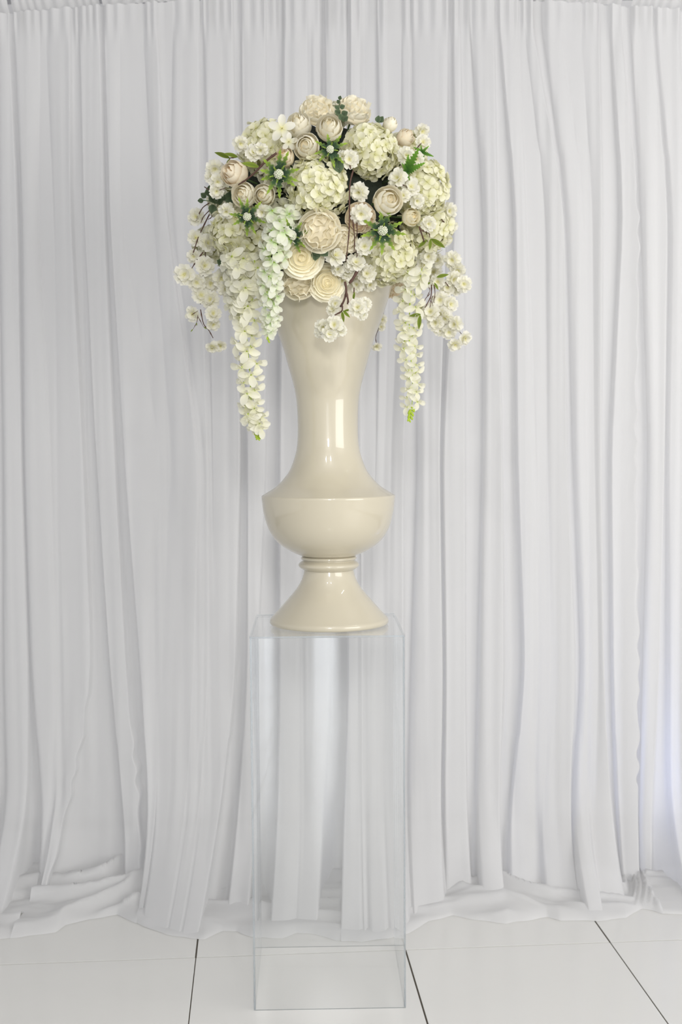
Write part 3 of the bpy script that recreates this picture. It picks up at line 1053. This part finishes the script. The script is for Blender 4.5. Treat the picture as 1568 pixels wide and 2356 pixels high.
# ------------------------------------------------------------------ hydrangea heads
HYD = [
    # px, py, diameter, key, lift, face, label
    (600, 322, 128, 'cream', -.01, .3, 'cream hydrangea head on the upper left, under the long-petalled white blossom'),
    (730, 432, 146, 'cream', .01, .6, 'largest greenish cream hydrangea at the middle, above the biggest peony'),
    (860, 334, 126, 'cream', .0, .45, 'full cream hydrangea on the upper right, above the dark gap'),
    (542, 545, 142, 'cream', .0, .45, 'cream hydrangea on the lower left beside the green-white flower trail'),
    (896, 598, 140, 'cream', .01, .5, 'cream hydrangea over the right of the vase rim, under a sea holly'),
    (985, 430, 142, 'cream', .015, .35, 'cream hydrangea on the right flank below the fern leaf'),
    (1000, 530, 130, 'cream', .01, .35, 'whitish hydrangea at the right edge behind the green lance leaves'),
    (945, 340, 104, 'cream', -.015, .3, 'small cream hydrangea on the upper right slope behind the fern leaf'),
    (500, 460, 84, 'white', -.03, .3, 'whitish hydrangea at the left edge behind the eucalyptus and twigs'),
    (640, 505, 96, 'white', -.03, .55, 'white hydrangea between the left and lower sea hollies'),
    (590, 610, 100, 'white', -.03, .4, 'whitish hydrangea low on the left between two hanging garlands'),
    (830, 620, 90, 'white', -.04, .5, 'white hydrangea tucked behind the blossoms over the vase rim'),
    (640, 400, 90, 'white', -.05, .5, 'whitish hydrangea deep behind the largest sea holly'),
    (860, 545, 84, 'cream', -.05, .5, 'cream hydrangea deep behind the right sea holly'),
    (770, 250, 70, 'white', -.04, .3, 'whitish hydrangea at the very top behind the eucalyptus sprig'),
    (468, 575, 88, 'white', -.03, .35, 'whitish hydrangea at the far left behind the drooping blossom branch'),
    (560, 660, 80, 'white', -.02, .4, 'small whitish hydrangea at the top of the longest garland'),
    (965, 615, 100, 'white', -.03, .35, 'whitish hydrangea low on the right behind peach-throated blossoms'),
]


def hydrangea(pos, axis, R, key, label, cover=0.62, fs=1.06):
    M = frame(pos, axis, rnd.uniform(0, 6.28))
    root = thing('hydrangea', label, 'flower', None, 'cream hydrangea heads', basis=M)
    fd = 0.0178 * 1.85 * fs
    cen = Vector((0, 0, -0.45 * R))
    n = int(4 * math.pi * R * R * cover / (fd * fd * 0.42))
    for k in range(n):
        zc = 1 - 2 * cover * (k + .5) / n
        ph = k * 2.39996 + rnd.uniform(-.2, .2)
        sn = math.sqrt(max(0, 1 - zc * zc))
        nn = Vector((sn * math.cos(ph), sn * math.sin(ph), zc))
        p = cen + nn * R * rnd.uniform(.86, 1.04)
        ax_ = (nn + Vector((rnd.uniform(-1, 1), rnd.uniform(-1, 1), rnd.uniform(-1, 1))) * .42).normalized()
        link('floret', FLORETS[key][k % 5], root, frame(p, ax_, rnd.uniform(0, 6.28), fs * rnd.uniform(.88, 1.15)))
    g = Geo()
    g.ball(cen, R * .72, R * .72, R * .72, 14, 10, 0.0)
    link('flower_base', g.build('flower_base', M_HYD), root)
    stem_to_core(root, M.inverted(), pos - axis * 1.0 * R)
    return root


for (px, py, dia, key, lift, face, label) in HYD:
    pos = on_dome(px, py, lift)
    R = dia / 2 * (pos.y / F) * 0.96
    hydrangea(pos - aim(pos, px, py, face) * 0.010, aim(pos, px, py, face), R, key, label)

# ------------------------------------------------------------------ branches with blossoms
VIEW = Vector((0, 0, CAMH))


def place(px, py, Y=None, lift=0.03):
    if Y is not None:
        return at(px, py, Y)
    return on_dome(px, py, lift)


def branch(name, label, cat, group, twigs=(), blossoms=(), leaves=(), twig_mat=None, extra=None):
    """twigs: (points px, Y or None, r0, r1); blossoms: (px, py, dia, Y or None, tilt); leaves: (px, py, length px, screen angle deg, Y, kind)"""
    first = None
    for pts, Y, r0, r1 in twigs:
        first = place(*pts[0], Y)
        break
    if first is None:
        b = blossoms[0]
        first = place(b[0], b[1], b[3])
    root = thing(name, label, cat, first, group)
    inv = Matrix.Translation(-first)
    for pts, Y, r0, r1 in twigs:
        W = [inv @ place(x, y, Y) for (x, y) in pts]
        n = max(4, 5 * (len(W) - 1) + 1)
        S = resample(W, n)
        rr = [r0 + (r1 - r0) * k / (n - 1) + (0.0006 if k % 5 == 2 else 0) for k in range(n)]
        g = Geo()
        g.tube(S, rr, 7)
        link('twig', g.build('twig', twig_mat or M_TWIG), root)
    for b in blossoms:
        px, py, dia, Y = b[:4]
        tilt = b[4] if len(b) > 4 else None
        kind = b[5] if len(b) > 5 else 'double'
        p = place(px, py, Y)
        v = (VIEW - p).normalized()
        a = v + (Vector((tilt[0], 0, tilt[1])) if tilt else Vector((rnd.uniform(-.45, .45), 0, rnd.uniform(-.4, .4))))
        s = dia / 2 * (p.y / F) / 0.0235
        if kind == 'star':
            s *= 0.75
        fr = frame(inv @ p, a, rnd.uniform(0, 6.28), s)
        bo = link('blossom', JASMINE if kind == 'star' else BLOSSOM[rnd.randrange(4)], root, fr)
        link('stamens', STAMENS, bo, Matrix.Scale(0.7, 4))
    for (px, py, L, ang, Y, kind) in leaves:
        p = place(px, py, Y)
        v = (VIEW - p).normalized()
        right = Vector((1, 0, 0))
        up = v.cross(right).normalized()
        right = up.cross(v).normalized()
        d = (right * math.cos(math.radians(ang)) + up * math.sin(math.radians(ang)) + v * .15).normalized()
        zz = (v + Vector((rnd.uniform(-.3, .3), 0, rnd.uniform(-.1, .5)))).normalized()
        yy = zz.cross(d).normalized()
        zz = d.cross(yy)
        base = 0.046 if kind == 'lance' else 0.030
        s = L * (p.y / F) / base
        M = Matrix.Translation(inv @ p) @ Matrix((d, yy, zz)).transposed().to_4x4() @ Matrix.Scale(s, 4)
        link('leaf', LANCE if kind == 'lance' else EUC, root, M)
    if extra:
        extra(root, inv)
    return root


GB = 'white blossom branches'
branch('blossom_branch', 'white blossom branch drooping at the far left with a yellow-eyed bloom and bare twigs', 'branch', GB,
       [([(502, 458), (478, 500), (461, 535)], 3.22, .0022, .0012), ([(492, 462), (466, 478), (450, 510)], 3.21, .0016, .0008), ([(500, 466), (470, 496), (462, 512)], 3.2, .0014, .0008),
        ([(484, 480), (487, 498), (478, 505)], 3.2, .0012, .0008), ([(456, 545), (448, 570), (443, 586)], 3.2, .0014, .001), ([(467, 580), (452, 600), (441, 617)], 3.2, .0016, .001),
        ([(461, 700), (458, 660), (470, 620), (472, 560)], 3.23, .0012, .0014), ([(461, 712), (468, 745), (480, 760), (490, 778)], 3.22, .0013, .0010),
        ([(455, 725), (452, 742), (444, 757)], 3.22, .0008, .0005), ([(455, 728), (468, 752)], 3.22, .0008, .0005), ([(440, 725), (455, 715)], 3.22, .0008, .0006)],
       [(452, 500, 44, 3.22), (450, 548, 42, 3.22), (477, 560, 46, 3.22), (446, 590, 36, 3.21), (424, 632, 52, 3.20, (-.1, .05)), (470, 612, 48, 3.2), (452, 650, 44, 3.21), (484, 652, 48, 3.23),
        (462, 680, 44, 3.22), (484, 690, 46, 3.21), (444, 722, 40, 3.24, (-.5, -.3)), (490, 722, 40, 3.2, (.1, .2)), (490, 746, 34, 3.22, (.2, -.5)), (488, 798, 34, 3.21, (-.1, -.9)), (506, 795, 32, 3.22, (.3, -.8)),
        (508, 640, 44, 3.2), (522, 665, 46, 3.19), (540, 680, 44, 3.18)],
       [(444, 757, 9, -130, 3.22, 'lance'), (468, 752, 9, -40, 3.22, 'lance'), (452, 742, 8, -90, 3.22, 'lance')])
branch('blossom_branch', 'white blossom branch down the front with thin straight brown twigs, hanging over the vase neck', 'branch', GB,
       [([(812, 392), (804, 430), (803, 520), (799, 570), (795, 602)], None, .0019, .0011), ([(811, 505), (815, 545), (814, 582)], None, .0015, .001), ([(820, 512), (821, 535), (818, 548)], None, .0013, .0009),
        ([(818, 575), (821, 585), (820, 592)], None, .0013, .0009),
        ([(793, 648), (796, 670), (790, 693), (782, 706)], 3.045, .0030, .0022), ([(796, 672), (800, 690), (799, 700)], 3.04, .0026, .0022), ([(786, 700), (786, 715), (770, 725), (764, 732)], 3.04, .0020, .0015),
        ([(814, 662), (813, 690), (807, 708)], 3.04, .0016, .0012), ([(822, 622), (812, 640), (803, 652)], 3.05, .004, .003)],
       [(826, 442, 48, None), (830, 492, 52, None), (838, 567, 44, None, (0, .1)), (770, 588, 52, None), (777, 620, 34, None), (818, 604, 46, None), (800, 628, 40, None), (788, 645, 36, None),
        (843, 630, 46, None, (.1, .1)), (850, 655, 36, None), (820, 655, 38, None), (804, 612, 34, None),
        (770, 698, 36, 3.06), (765, 712, 32, 3.06), (744, 752, 44, 3.04), (768, 748, 46, 3.03, (.05, .1)), (757, 768, 40, 3.03), (782, 760, 34, 3.04), (736, 765, 30, 3.05), (822, 708, 46, 3.03), (838, 700, 36, 3.05), (832, 722, 32, 3.04)],
       [(786, 716, 26, -80, 3.035, 'lance'), (788, 714, 24, -45, 3.035, 'lance'), (790, 716, 18, 10, 3.035, 'lance'), (752, 742, 18, 160, 3.04, 'lance'), (812, 690, 20, 80, 3.04, 'lance')])
branch('blossom_branch', 'white blossom branch drooping at the far right with green lance leaves and brown rootlets', 'branch', GB,
       [([(964, 522), (970, 540), (975, 556)], None, .0022, .0015), ([(968, 530), (985, 536), (988, 545)], None, .0014, .001), ([(992, 655), (991, 680), (984, 695), (977, 708)], 3.16, .0016, .0010),
        ([(998, 655), (1000, 675), (997, 695)], 3.16, .0012, .0007), ([(988, 676), (978, 688), (973, 702)], 3.16, .0010, .0007), ([(990, 690), (990, 700), (988, 708)], 3.16, .0009, .0006),
        ([(986, 660), (988, 670), (982, 680)], 3.16, .0008, .0005), ([(996, 680), (992, 690), (996, 704)], 3.16, .0008, .0005),
        ([(1018, 642), (1026, 652), (1032, 660)], 3.17, .0012, .001), ([(1040, 610), (1048, 640), (1056, 672)], 3.2, .001, .001), ([(967, 722), (975, 718), (990, 716), (1020, 735), (1045, 750), (1062, 770)], 3.18, .0014, .0008)],
       [(1040, 598, 44, 3.18), (1052, 622, 40, 3.19), (1042, 642, 42, 3.18), (1066, 654, 42, 3.17, (.2, 0)), (1028, 662, 40, 3.19), (1048, 664, 36, 3.2), (985, 590, 40, None), (1005, 600, 36, None), (975, 612, 40, None), (998, 628, 42, None),
        (962, 640, 44, None), (985, 640, 46, None, (0, .1)), (950, 628, 36, None), (1006, 648, 36, 3.17), (1012, 690, 44, 3.18), (1035, 700, 40, 3.18, (.4, 0)), (990, 718, 46, 3.17), (1012, 722, 44, 3.18), (968, 712, 36, 3.18), (1002, 742, 44, 3.18), (1024, 732, 40, 3.18), (1046, 746, 42, 3.17),
        (1032, 764, 36, 3.18), (1068, 778, 36, 3.18, (.6, -.4)), (1046, 792, 36, 3.18, (.2, -.8)), (1012, 758, 34, 3.19), (930, 690, 36, 3.2)],
       [(990, 549, 40, -32, None, 'lance'), (990, 549, 26, -95, None, 'lance'), (982, 552, 28, -140, None, 'lance'), (1003, 638, 30, 12, 3.15, 'lance'), (990, 650, 22, 200, 3.15, 'lance'), (998, 650, 20, -60, 3.15, 'lance'),
        (968, 723, 28, 188, 3.14, 'lance'), (966, 724, 34, -95, 3.14, 'lance')])
branch('blossom_branch', 'white blossom sprig with a thick brown twig running diagonally over the upper left roses', 'branch', GB,
       [([(636, 352), (610, 372), (588, 395), (568, 412), (548, 425)], None, .0030, .0016), ([(603, 378), (590, 392), (577, 405)], None, .0016, .001)],
       [(648, 296, 62, None, (-.1, .2), 'star'), (664, 326, 40, None, (.1, -.2), 'star'), (494, 388, 46, None), (500, 418, 42, None), (486, 408, 36, None), (582, 352, 42, None), (600, 345, 36, None)],
       [(596, 384, 42, 168, None, 'lance'), (548, 362, 34, 165, None, 'lance')])
branch('leaf_sprig', 'dark pointed green leaf pair sticking out of the upper left outline', 'leaf', None,
       [([(542, 362), (525, 364)], 3.17, .0016, .0012)], [], [(529, 364, 38, 160, 3.17, 'lance'), (529, 364, 24, -120, 3.17, 'lance')])
branch('blossom_branch', 'cluster of white blossoms right of the upper dark gap, beside the round cabbage rose', 'branch', GB,
       [([(905, 430), (925, 425), (950, 440)], None, .0014, .001)],
       [(915, 410, 48, None), (944, 430, 46, None), (928, 450, 34, None), (958, 462, 38, None)])
branch('blossom_branch', 'two white double blossoms just under the upper middle sea holly, above the dark gap', 'branch', GB,
       [([(806, 388), (803, 372)], None, .0014, .001)], [(803, 367, 46, None, (0, .05)), (788, 360, 30, None)])
branch('blossom_branch', 'yellow-eyed white blossoms at the upper right edge around the small green fern tip', 'branch', GB,
       [([(955, 345), (975, 322), (984, 312)], None, .0012, .0008)],
       [(970, 302, 38, None), (972, 328, 38, None), (934, 358, 44, None), (956, 366, 40, None)])
branch('blossom_branch', 'yellow-eyed white blossoms low down the right flank near the outer edge', 'branch', GB,
       [([(1015, 505), (1028, 520), (1030, 540)], None, .0012, .0008)],
       [(1032, 486, 42, None, (.3, 0)), (1036, 520, 36, None), (985, 515, 38, None), (1020, 550, 38, None)])
branch('blossom_branch', 'thin trailing blossom twig with a tiny hanging flower beside the right of the vase neck', 'branch', GB,
       [([(888, 690), (882, 720), (872, 750), (864, 775), (866, 792)], 3.42, .0012, .0008)],
       [(878, 735, 26, 3.42, (.3, -.2)), (876, 752, 22, 3.42), (866, 797, 26, 3.41, (.2, -.9))])
branch('blossom_branch', 'white blossoms on the left slope under the peach rosebud', 'branch', GB,
       [([(470, 430), (490, 440), (520, 432)], None, .0012, .0008)],
       [(552, 330, 38, None), (498, 440, 36, None), (604, 488, 40, None), (520, 486, 38, None)])

# ------------------------------------------------------------------ hanging garlands
def garland(label, pts, Y, key, width0, width1, count, fsize, tipbuds, stem_px, spread=0.5, bare=False):
    W = [at(x, y, yy) for (x, y), yy in zip(pts, Y)]
    S = resample(W, 60)
    root = thing('flower_garland', label, 'flower garland', S[0], 'hanging white flower garlands')
    inv = Matrix.Translation(-S[0])
    g = Geo()
    g.tube([inv @ p for p in S], [0.0017 * (1 - .5 * k / 59) for k in range(60)], 6, 0.6)
    link('stem', g.build('stem', M_LIME), root)
    for k in range(count):
        t = (k + .5) / count
        p = S[min(59, int(t * 59 * (0.90 if tipbuds else 0.97)))]
        wd = (width0 + (width1 - width0) * t) * (p.y / F) * .5
        a = k * 2.39996
        side = Vector((math.cos(a), -abs(math.sin(a)) if k % 4 else .5 * abs(math.sin(a)), 0))
        if bare:                                     # florets to the sides and behind, the stem stays in view
            side = Vector((.95 * (-1) ** k, .25 if k % 3 else .6, 0))
        pp = p + side * wd * rnd.uniform(.35, .75)
        s = fsize * (p.y / F) / 0.042 * (1 - .30 * t) * rnd.uniform(.9, 1.12)
        ax_ = (side * (.40 if bare else .65) + Vector((0, -.9, rnd.uniform(-.45, .05)))).normalized()
        fo = link('floret', WIS[key][k % 4], root, frame(inv @ pp, ax_, math.pi + rnd.uniform(-spread, spread), s))
        link('calyx', CALYX, fo)
    e = S[-1]
    for k in range(tipbuds):
        t = 1 - .11 * k / max(1, tipbuds)
        p = S[int(t * 59)]
        off = Vector((.0036 * (-1) ** k, -.001, 0)) if k else Vector()
        link('bud', LBUD, root, frame(inv @ (p + off), Vector((.5 * (-1) ** k, 0, -1)), 0, .85 + .10 * k))
    return root


garland('longest white wisteria garland hanging left of the vase with a lime bud tip', [(602, 600), (566, 680), (566, 760), (574, 850), (578, 930), (588, 975), (595, 1010)], [3.08, 3.10, 3.12, 3.13, 3.13, 3.13, 3.13], 'white', 70, 46, 40, 52, 7, 5)
garland('short green-tinged white flower trail over the left of the vase rim', [(652, 486), (644, 530), (632, 580), (622, 640), (624, 700), (622, 750), (618, 785)], [3.0, 2.98, 2.99, 3.02, 3.06, 3.08, 3.08], 'green', 92, 20, 50, 44, 3, 5)
garland('white wisteria garland with a visible lime stem hanging right of the vase', [(958, 620), (945, 670), (941, 740), (942, 800), (948, 860), (948, 920), (942, 968)], [3.10, 3.13, 3.15, 3.15, 3.15, 3.15, 3.15], 'white', 56, 36, 30, 46, 7, 4, 0.5, True)
garland('short white wisteria garland filling the lower left, beside the longest one', [(560, 590), (556, 640), (552, 690), (556, 735)], [3.09, 3.11, 3.14, 3.15], 'white', 96, 40, 32, 52, 0, 4)

# ------------------------------------------------------------------ sea holly
def sea_holly(px, py, rad, n, label, lift=.045, tilt=(0, 0), cone=True, conepx=None):
    p = on_dome(px, py, lift)
    a = aim(p, px, py, .6, tilt)
    M = frame(p, a, rnd.uniform(0, 6.28))
    root = thing('sea_holly', label, 'flower', None, 'spiny green sea hollies', basis=M)
    s = rad * (p.y / F) / 0.062
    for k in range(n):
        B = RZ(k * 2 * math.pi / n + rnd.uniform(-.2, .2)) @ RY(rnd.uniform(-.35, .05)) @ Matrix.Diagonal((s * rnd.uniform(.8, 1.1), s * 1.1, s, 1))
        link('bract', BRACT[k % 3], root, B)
    for k in range(n // 2):
        B = RZ(k * 4 * math.pi / n + rnd.uniform(-.2, .2) + .4) @ RY(rnd.uniform(-.95, -.6)) @ Matrix.Scale(s * .55, 4)
        link('bract', BRACT[k % 3], root, B)
    if cone:
        link('flower_head', CONE, root, Matrix.Scale(s * 1.15, 4))
    stem_to_core(root, M.inverted(), p)


sea_holly(642, 402, 56, 10, 'largest sea holly, dark green with a pale cone, upper left of the big middle hydrangea')
sea_holly(759, 346, 44, 8, 'upper middle sea holly with bright green spines above the big hydrangea', tilt=(0, .1))
sea_holly(570, 497, 48, 8, 'left sea holly, dark spines drooping below the cream rosebuds', tilt=(0, -.1))
sea_holly(674, 541, 44, 8, 'lower sea holly beside the biggest peony, above the golden-hearted rose', tilt=(0, -.15))
sea_holly(878, 530, 58, 9, 'right sea holly with long upright spines in front of the round cabbage rose', tilt=(0, .1))


def fern(px, py, fr, label):
    p = on_dome(px, py, .035)
    a = aim(p, px, py, .7)
    root = thing('fern_tuft', label, 'leaf', p, None)
    v = (VIEW - p).normalized()
    up = v.cross(Vector((1, 0, 0))).normalized()
    right = up.cross(v).normalized()
    for k, (ang, L) in enumerate(fr):
        d = (right * math.cos(math.radians(ang)) + up * math.sin(math.radians(ang)) + v * .25).normalized()
        yy = v.cross(d).normalized()
        zz = d.cross(yy)
        link('frond', FERN[k % 2], root, Matrix((d, yy, zz)).transposed().to_4x4() @ Matrix.Scale(L * (p.y / F) / .06, 4))
    g = Geo()
    dd = (C0 - p).normalized()
    g.tube([(0, 0, 0), dd * .10], .0018, 5)
    link('stem', g.build('stem', M_STEM), root)


fern(935, 395, [(62, 62), (25, 48), (85, 40), (-70, 24), (-100, 20), (120, 24), (170, 20)], 'toothed green fern tuft on the right slope above two white blossoms')
fern(970, 350, [(150, 24), (40, 22), (-20, 30), (-70, 20), (100, 18)], 'tiny green fern tip at the upper right outline')

# ------------------------------------------------------------------ eucalyptus
def euc(label, stem, leaves, Y=None, group='eucalyptus sprigs'):
    return branch('eucalyptus_sprig', label, 'leaf', group, [(stem, Y, .0014, .0008)] if stem else [], [], [(a, b, c, d, Y, 'euc') for a, b, c, d in leaves], M_STEM)


euc('upright eucalyptus sprig at the very top of the bouquet', [(789, 280), (780, 256), (781, 226)], [(783, 262, 15, 150), (785, 266, 17, 30), (781, 250, 13, 160), (781, 248, 13, 20), (781, 238, 10, 130), (780, 230, 10, 70), (787, 276, 16, 120), (789, 278, 15, 40)])
euc('two round eucalyptus leaves under the upper middle sea holly', [(774, 352), (776, 385)], [(774, 356, 28, -90), (776, 370, 28, -80)])
euc('eucalyptus sprig on the left edge above the hanging bare twigs', [(532, 455), (505, 460), (478, 462), (460, 458)],
    [(505, 438, 36, 190), (500, 444, 28, -80), (484, 446, 26, -60), (474, 455, 16, 140), (468, 462, 14, 180), (528, 440, 32, -85), (518, 462, 14, 100), (490, 470, 22, -100)], 3.16)
euc('round eucalyptus leaves under the biggest peony', [(735, 588), (722, 572)], [(722, 566, 26, -60), (734, 572, 26, -40), (728, 576, 24, -100)])
euc('dark eucalyptus leaves low on the left in front of a whitish hydrangea', [(530, 640), (515, 612), (508, 600)], [(518, 610, 22, 150), (514, 606, 18, 60), (524, 632, 14, 200), (530, 630, 16, 100)])
euc('pair of small dark leaf tips at the upper right outline beside the ivory rosebud', [(872, 285), (868, 274)], [(868, 282, 16, 80), (873, 282, 16, 60)])
